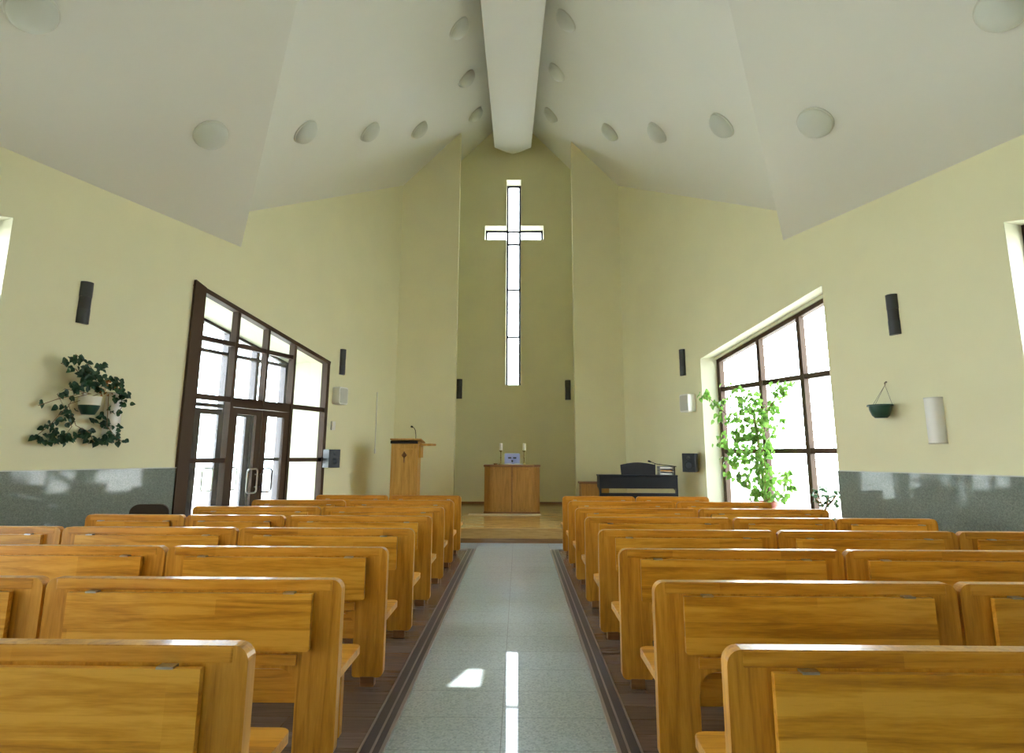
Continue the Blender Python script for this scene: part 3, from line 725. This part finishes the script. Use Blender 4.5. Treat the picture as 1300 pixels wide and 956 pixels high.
# ---------------------------------------------------------------- lectern
LX, LY = -2.30, 12.5
root = empty('lectern', (LX, LY, PZ), 0.0)
m = MB(); m.box(-.27, .27, 0.0, .42, 0.0, 1.44); m.build('body', 'lect', root, bevel=0.01)
m = MB(); m.prism([(-.235,0.07),(.235,0.07),(.235,1.36),(-.235,1.36)], 0.0, 0.012, XZ, [[(-.215,.09),(.215,.09),(.215,1.34),(-.215,1.34)]]); m.build('front_moulding', 'lect', root)
m = MB(); m.box(-.014,.014,-.018,0,1.08,1.30); m.box(-.055,.055,-.018,0,1.215,1.24)
m.lathe([(0.02,-.008),(0.045,-.008),(0.045,.008),(.02,.008),(.02,-.008)], 20, Matrix.Translation((0,-.01,1.227)) @ Matrix.Rotation(PI/2,4,'X')); m.build('cross_emblem', 'altard', root)
m = MB(); MT = Matrix.Translation((0,-.06,1.50)) @ Matrix.Rotation(-0.10,4,'X')
m.box(-.29,.34,0,.56,0.03,0.06, MT); m.build('sloping_top', 'lect', root, bevel=.008)
m = MB(); m.box(-.28,.27,-0.055,0.0,1.458,1.512); m.build('front_band', 'blackm', root, bevel=.006)
m = MB(); m.box(-.27,.29,0.0,.44,1.44,1.50); m.build('neck', 'lect', root)
m = MB(); m.box(.27,.31,.1,.44,1.18,1.44); m.build('side_box', 'lect', root)
m = MB(); m.prism(rounded([(.29,.08),(.55,.08),(.60,.36),(.29,.40)], [0,.05,.05,0]), 1.42, 1.46); m.build('side_shelf', 'lect', root, bevel=.006)
mic = [(.20,.12,1.52),(.205,.10,1.62),(.20,.06,1.72),(.175,.02,1.775),(.15,-.005,1.79)]
m = MB(); m.tube(mic, .006, 8); m.tube([(.15,-.005,1.79),(.125,-.03,1.80)], [.016,.018], 10); g = m.build('gooseneck_microphone', 'blackm', root, smooth=True)
tag(root, 'tall oak lectern with carved cross, side shelf and gooseneck microphone', 'lectern')

# ---------------------------------------------------------------- piano
PX, PY = 2.22, 11.62
root = empty('digital_piano', (PX, PY, PZ), 0.0)
m = MB(); m.box(-.71,.71,0,.38,.64,.86); m.build('case', 'black', root, bevel=.008)
m = MB(); m.box(-.71,.71,0,.02,.14,.56); m.build('back_board', 'black', root)
for x in (-.72,.69):
    m = MB(); m.prism([(0,0),(.42,0),(.42,.05),(.10,.08),(.10,.60),(.38,.66),(.38,.86),(0,.87)], x, x+.035, Matrix(((0,0,1,0),(1,0,0,0),(0,1,0,0),(0,0,0,1)))); m.build('side_panel', 'black', root, bevel=.005)
m = MB(); m.box(-.73,.73,-.012,.39,.86,.885); m.build('lid', 'black', root, bevel=.006)
m = MB(); arc = [(-.33+.66*i/12, .185+.045*math.sin(PI*i/12)) for i in range(13)]
m.prism([(-.32,0),(.32,0)] + arc[::-1], -0.02, 0.0, Matrix.Translation((0.03,.14,.885)) @ Matrix.Rotation(-.12,4,'X') @ XZ); m.build('music_rest', 'blackm', root, bevel=.004)
m = MB(); m.box(-.6,.6,.2,.36,.84,.862) ; m.box(-.25,-.2,.05,.3,0.0,.05); m.box(.2,.25,.05,.3,0.0,.05)
m.build('pedal_foot', 'black', root)
tag(root, 'black digital piano seen from the back on the platform by right wall', 'piano')
# things on the piano
ZP = PZ+.886
root = empty('tray_stack', (PX+.55, PY+.2, ZP), 0.0)
for i in range(3):
    m = MB(); z = i*.055; m.prism([(-.13,-.11),(.13,-.11),(.13,.11),(-.13,.11)], z, z+.008); m.box(-.13,-.122,-.11,.11,z,z+.05); m.box(.122,.13,-.11,.11,z,z+.05); m.box(-.13,.13,.102,.11,z,z+.05); m.build('tray', 'acryl', root)
for i in range(3):
    m = MB(); m.box(-.11,.11,-.09,.09,i*.055+.009,i*.055+.03); m.build('paper_pile', 'paper' if i != 1 else 'altar', root)
tag(root, 'stack of grey trays with papers on right end of the piano', 'letter tray')
root = empty('microphone', (PX+.50, PY+.16, ZP))
m = MB(); m.tube([(-.24,-.1,.235),(-.14,-.08,.20),(.23,-.08,.155)], .008, 8); m.build('boom', 'blackm', root)
m = MB(); m.tube([(-.30,-.1,.255),(-.28,-.1,.25),(-.24,-.1,.235)], [.017,.019,.012], 12); m.build('head', 'blackm', root, smooth=True)
m = MB(); m.tube([(-.17,-.085,.215),(-.17,-.085,.0)], .006, 8); m.tube([(.19,-.085,.16),(.19,-.085,.0)], .012, 8); m.build('clamp_post', 'blackm', root)
tag(root, 'black microphone on a low boom over the trays on the piano', 'microphone')
# wooden cabinet right of the recess
root = empty('low_cabinet', (1.66, 13.6, PZ))
m = MB(); m.box(-.30,.30,0,.45,0,.63); m.build('body', 'altar', root, bevel=.005)
m = MB(); m.box(-.33,.33,-.02,.46,.63,.67); m.build('top', 'altard', root, bevel=.006)
m = MB()
for i in range(9): m.box(-.27+i*.062, -.25+i*.062, -.008, 0, .04, .6)
m.build('slats', 'altar', root)
tag(root, 'low wooden cabinet behind the left end of the piano', 'cabinet')

# ---------------------------------------------------------------- dark chair by the left wall
root = empty('upholstered_chair', (-4.42, 7.55, 0.012), 0.25)
m = MB(); MT = Matrix.Translation((0,-.02,.47)) @ Matrix.Rotation(.10,4,'X')
m.prism(rounded([(-.225,0),(.225,0),(.21,.40),(-.21,.40)], [.03,.03,.10,.10]), -0.04, 0.0, MT @ XZ); m.build('backrest', 'fabric', root, bevel=.012)
m = MB(); m.prism(rounded([(-.23,0),(.23,0),(.22,.44),(-.22,.44)], .05), .41, .47); m.build('seat', 'fabric', root, bevel=.015)
for x in (-.2,.2):
    m = MB(); m.tube([(x,-.02,0.0),(x,.02,.25),(x,.0,.47),(x,.0,.62)], .012, 8); m.build('leg', 'blackm', root)
    m = MB(); m.tube([(x,.43,0.0),(x,.40,.42)], .012, 8); m.build('leg', 'blackm', root)
tag(root, 'dark brown upholstered chair against the left wall near the entrance', 'chair')

# ---------------------------------------------------------------- plants
# trailing plant in a wall pot on the left wall
PS, PZv = 7.86, 2.07
root = empty('trailing_plant'); root.matrix_world = ML @ Matrix.Translation((PS, -0.11, PZv))
m = MB(); m.lathe([(0,-.13),(.07,-.13),(.105,-.06),(.115,-.02),(.108,-.02)], 20); m.build('pot', 'green', root, smooth=True)
m = MB(); m.lathe([(.116,-.02),(.12,.07),(.124,.07),(.124,.085),(.112,.085),(.108,-.02)], 20); m.lathe([(0,.07),(.115,.07)], 20); m.build('pot_liner', 'paper', root, smooth=True)
m = MB(); m.box(-.02,.02,.09,.11,-.1,.14); m.build('hook_plate', 'paper', root)
clus = [(270,160,45,10),(200,170,25,4),(180,250,25,4),(300,260,60,20),(420,220,60,18),(350,330,90,46),(470,320,50,15),(240,380,40,10),(560,290,30,7),(580,340,45,13),(640,390,40,11),(600,450,40,8),(650,540,45,14),(690,500,20,3),(170,440,15,3),(250,440,25,4),(215,545,30,4),(260,590,60,15),(80,510,12,2),(160,690,45,8),(120,770,50,13),(240,790,55,16),(290,770,40,10),(300,640,45,7),(240,720,55,7),(380,760,30,6),(440,730,45,13),(500,800,35,9),(480,620,30,5),(560,580,35,6),(570,660,40,9),(650,690,50,13),(600,790,50,16),(690,780,50,16),(760,790,15,2)]
def P2(cx, cy): return ((cx-420)*.00156, (505-cy)*.00146)
m = MB()
for cx, cy, r, n_ in clus:
    for _ in range(n_):
        a = rnd.uniform(0, 2*PI); q = r*math.sqrt(rnd.random())
        sx, z = P2(cx+q*math.cos(a), cy+q*math.sin(a))
        near = abs(sx) < .14 and -.14 < z < .10
        y = rnd.uniform(-.17, -.02) if near is False and z > 0 else rnd.uniform(-.02, .085)
        if near: continue
        m.leaf((sx, y, z), rnd.uniform(.055,.088), Vector((rnd.uniform(-1,1), rnd.uniform(-.5,.2), rnd.uniform(-1,.1))), Vector((rnd.uniform(-.5,.5), -1, rnd.uniform(-.1,.8))))
m.build('foliage', 'leafd', root)
m = MB()
for _ in range(26):
    sx, z = P2(rnd.gauss(470,45), rnd.gauss(385,45)); m.leaf((sx, rnd.uniform(-.16,-.06), max(z,.11)), rnd.uniform(.03,.05))
m.build('dry_leaves', 'dry', root)
m = MB()
for path in ([(430,420),(400,330),(300,230),(180,200)],[(440,420),(470,300),(420,190),(280,110)],[(480,420),(560,330),(650,390),(690,500),(640,620),(600,790)],[(380,430),(240,400),(170,450),(230,560),(160,690),(80,790)],[(370,430),(280,470),(260,590),(300,700),(250,800)],[(520,430),(560,560),(580,680),(690,790),(760,800)],[(430,480),(290,520),(330,690),(450,740),(520,820)],[(320,440),(170,490),(50,550)]):
    pts = []
    for i, (a, b) in enumerate(path):
        sx, z = P2(a, b); pts.append((sx, -.10 if i == 0 else rnd.uniform(-.04,.07), z if i else max(z,.11)))
    m.tube(pts, .004, 5)
m.build('vines', 'stem', root)
tag(root, 'trailing dark green plant in a wall pot on the left wall', 'plant')

# tall plant standing behind the glass
root = empty('tall_bladed_plant'); root.matrix_world = ML @ Matrix.Translation((9.72, 0.66, 0.0))
m = MB(); m.lathe([(0,0),(.09,0),(.12,.24),(.13,.25),(.11,.25),(0,.22)], 20); m.build('pot', 'paper', root, smooth=True)
m = MB()
for i in range(9):
    a = i*2.4; h_ = rnd.uniform(1.3,1.85); b_ = rnd.uniform(.02,.10); w_ = rnd.uniform(.03,.045)
    dx, dy = math.cos(a), math.sin(a); V = []
    for q in range(9):
        t_ = q/8; r_ = .03 + b_*t_*t_; ww = w_*(1-t_**3)*(.6+.4*math.sin(PI*t_)); z_ = .22 + h_*t_
        V += [(dx*r_-dy*ww, dy*r_+dx*ww, z_), (dx*(r_+.008), dy*(r_+.008), z_), (dx*r_+dy*ww, dy*r_-dx*ww, z_)]
    m.add(V, [(3*q, 3*q+1, 3*q+4, 3*q+3) for q in range(8)] + [(3*q+1, 3*q+2, 3*q+5, 3*q+4) for q in range(8)])
m.build('leaves', 'leafl', root)
tag(root, 'tall green bladed plant behind the glass at left edge of the entrance screen', 'plant')

# hanging basket on the right wall
root = empty('hanging_basket'); root.matrix_world = MR @ Matrix.Translation((8.34, -0.15, 1.96))
m = MB(); m.lathe([(0,0),(.07,0),(.10,.03),(.125,.10),(.13,.15),(.145,.15),(.148,.165),(.12,.165),(.115,.11),(.0,.09)], 24); m.build('pot', 'green', root, smooth=True)
m = MB(); m.box(.13,.18,-.02,.02,.15,.162); m.build('rim_lug', 'green', root)
m = MB()
for a in (0.4, 2.5, 4.6): m.tube([(.135*math.cos(a), .135*math.sin(a), .16), (0, .12, .42)], .0025, 5)
m.tube([(0,.12,.42),(0,.13,.45)], .006, 6); m.build('chain', 'chain', root)
m = MB(); m.tube([(0,.15,.46),(0,.12,.455),(0,.11,.435)], .004, 6); m.lathe([(0,0),(.012,0),(.012,.008),(0,.008)], 10, Matrix.Translation((0,.15,.46)) @ Matrix.Rotation(PI/2,4,'X')); m.build('hook', 'chain', root)
tag(root, 'empty dark green hanging basket on thin chains on right wall', 'hanging basket')

# big climbing plant in the right window
SP = 10.73; OFF = 0.02
root = empty('climbing_plant'); root.matrix_world = MR @ Matrix.Translation((SP, OFF, 0.46))
MI = (MR @ Matrix.Translation((SP, OFF, 0.46))).inverted()
base = MR @ Vector((SP, OFF, 0.46))
m = MB(); m.lathe([(0,0),(.14,0),(.15,.02),(.19,.24),(.215,.245),(.225,.31),(.20,.31),(.195,.27),(0,.27)], 28); m.build('pot', 'terra', root, smooth=True)
m = MB(); m.lathe([(0,.275),(.196,.275)], 20); m.build('soil', 'soil', root)
def plantpt(cx, cy, dep):
    du = (cx-425)*.1779; dv = (868-cy)*.1779
    along = Vector((SA, -CA, 0)) if du > 0 else Vector((0.75, -0.66, 0)).normalized()*1.0
    k_ = .0165 if du > 0 else .0150
    p = base + Vector((0,0,.30+dv*.0135)) + along*du*k_ + Vector((-CA,-SA,0))*dep
    return MI @ p
clp = [(110,140,40,8),(170,200,30,6),(200,185,20,3),(180,290,40,7),(240,290,40,9),(210,330,25,5),(320,230,30,5),(310,110,30,5),(260,75,15,2),(270,155,15,2),(350,150,45,9),(380,220,50,13),(430,170,30,6),(400,300,55,22),(400,390,55,24),(430,460,50,20),(300,400,45,14),(340,440,40,11),(180,475,20,4),(210,415,20,3),(240,490,25,4),(290,520,45,12),(380,560,45,12),(430,560,40,16),(260,590,55,15),(320,590,40,9),(270,690,45,12),(330,730,45,12),(380,660,40,9),(440,640,40,16),(440,720,40,16),(390,810,40,11),(450,800,38,16),(500,250,25,6),(560,230,35,8),(540,280,30,5),(580,170,25,5),(620,150,35,6),(665,120,25,6),(600,100,15,2),(490,320,35,8),(590,330,12,2),(540,370,25,4),(500,420,30,5),(490,500,28,5),(480,550,20,3),(500,660,30,4),(500,720,30,5),(580,700,15,3),(630,690,35,6),(620,740,25,5),(610,760,25,4),(600,810,15,3),(550,820,25,4),(520,840,20,3)]
m = MB()
for cx, cy, r, n_ in clp:
    for _ in range(int(n_*1.6+.5)):
        a = rnd.uniform(0, 2*PI); q = r*math.sqrt(rnd.random())
        p = plantpt(cx+q*math.cos(a), cy+q*math.sin(a), rnd.uniform(-.12,.16))
        m.leaf(p, rnd.uniform(.075,.12), Vector((rnd.uniform(-1,1), rnd.uniform(-.7,.4), rnd.uniform(-1,-.1))), Vector((rnd.uniform(-.5,.5), -1, rnd.uniform(0,1))))
m.build('foliage', 'leafl', root)
m = MB(); pts = [plantpt(430,868,0), plantpt(420,600,0), plantpt(405,400,0), plantpt(390,260,0)]; m.tube(pts, [.03,.028,.025,.02], 10); m.build('moss_pole', 'moss', root)
m = MB()
for path in ([(355,868),(345,700),(325,480),(300,400)],[(355,868),(340,800),(300,700),(260,590)],[(440,868),(470,640),(450,460),(500,300),(620,150),(670,120)],[(450,868),(520,830),(580,740),(640,690)],[(400,400),(330,300),(240,280),(110,140)],[(400,300),(350,180),(310,110),(250,75)],[(445,868),(420,600),(430,400),(430,170)],[(420,560),(300,520),(180,475)],[(400,260),(500,255),(590,330)],[(440,868),(510,820),(550,820)]):
    m.tube([plantpt(a, b, 0.02+0.05*rnd.random()) for a, b in path], .006, 5)
m.build('stems', 'stem', root)
tag(root, 'tall light green climbing plant in a terracotta pot in right window', 'plant')
# small dark plant
root = empty('small_potted_plant'); b2 = MR @ Matrix.Translation((9.55, 0.02, 0.46)); root.matrix_world = b2
m = MB(); m.lathe([(0,0),(.07,0),(.095,.13),(.105,.13),(.105,.15),(.09,.15),(0,.13)], 20); m.build('pot', 'paper', root, smooth=True)
m = MB()
def sp(cx, cy, y=0): return (-(cx-820)*.1779*.0150, y, .16+(900-cy)*.1779*.0115)
for path in ([(820,920),(822,860),(800,800),(790,740)],[(822,870),(850,800),(862,740)],[(840,820),(890,770),(915,740)],[(800,800),(770,780)]):
    m.tube([sp(a, b, rnd.uniform(-.02,.02)) for a, b in path], [.017,.013,.010,.008][:len(path)], 6)
m.build('branches', 'stem', root)
m = MB()
for cx, cy, r, n_ in [(790,735,25,12),(860,735,30,14),(820,795,25,8),(870,790,40,14),(910,740,20,8),(865,910,12,4),(775,770,12,4),(840,700,15,4)]:
    for _ in range(n_):
        a = rnd.uniform(0,2*PI); q = r*math.sqrt(rnd.random()); m.leaf(sp(cx+q*math.cos(a), cy+q*math.sin(a), rnd.uniform(-.05,.05)), rnd.uniform(.05,.075))
m.build('foliage', 'leafs', root)
tag(root, 'small dark-leaved potted plant at the near end of the right window sill', 'plant')

# ---------------------------------------------------------------- light
w = bpy.data.worlds.new('sky'); scn.world = w; w.use_nodes = True
bg = w.node_tree.nodes['Background']; bg.inputs['Color'].default_value = (0.89, 0.93, 1.0, 1); bg.inputs['Strength'].default_value = 17.6
def look(p, d): return Matrix.Translation(p) @ Vector(d).to_track_quat('-Z', 'Y').to_matrix().to_4x4()
sl = bpy.data.lights.new('sun', 'SUN'); sl.energy = 30; sl.angle = 0.004; sl.color = (1, .95, .85)
so = bpy.data.objects.new('sun', sl); COL.objects.link(so)
so.matrix_world = look((0,-20,20), Vector((-0.35,4.5,0)) - Vector((-0.36,YR-.15,6.65)))

# ---------------------------------------------------------------- camera
F_PX = 776.5
pitch, yaw, roll = 0.1836, -0.0113, 0.0043
cam = bpy.data.cameras.new('camera'); cam.sensor_width = 36; cam.lens = 36*F_PX/1300
cam.shift_y = -(478-433.5)/1300; cam.clip_start = 0.05; cam.clip_end = 300
co = bpy.data.objects.new('camera', cam); COL.objects.link(co)
f = Vector((math.sin(yaw)*math.cos(pitch), math.cos(yaw)*math.cos(pitch), math.sin(pitch)))
r0 = Vector((math.cos(yaw), -math.sin(yaw), 0)); u0 = r0.cross(f)
r = r0*math.cos(roll) + u0*math.sin(roll); u = -r0*math.sin(roll) + u0*math.cos(roll)
co.matrix_world = Matrix(((r.x,u.x,-f.x,0),(r.y,u.y,-f.y,0),(r.z,u.z,-f.z,1.48),(0,0,0,1)))
scn.camera = co

vs = scn.view_settings; vs.view_transform = 'Standard'; vs.look = 'None'; vs.gamma = 1.0; vs.exposure = 0.0; vs.use_curve_mapping = False
c = scn.cycles; c.use_denoising = True; c.denoiser = 'OPENIMAGEDENOISE'; c.max_bounces = 12; c.diffuse_bounces = 8; c.glossy_bounces = 5; c.transparent_max_bounces = 16; c.transmission_bounces = 6
c.caustics_reflective = False; c.caustics_refractive = False; c.sample_clamp_indirect = 8; c.use_adaptive_sampling = True; c.adaptive_threshold = 0.01
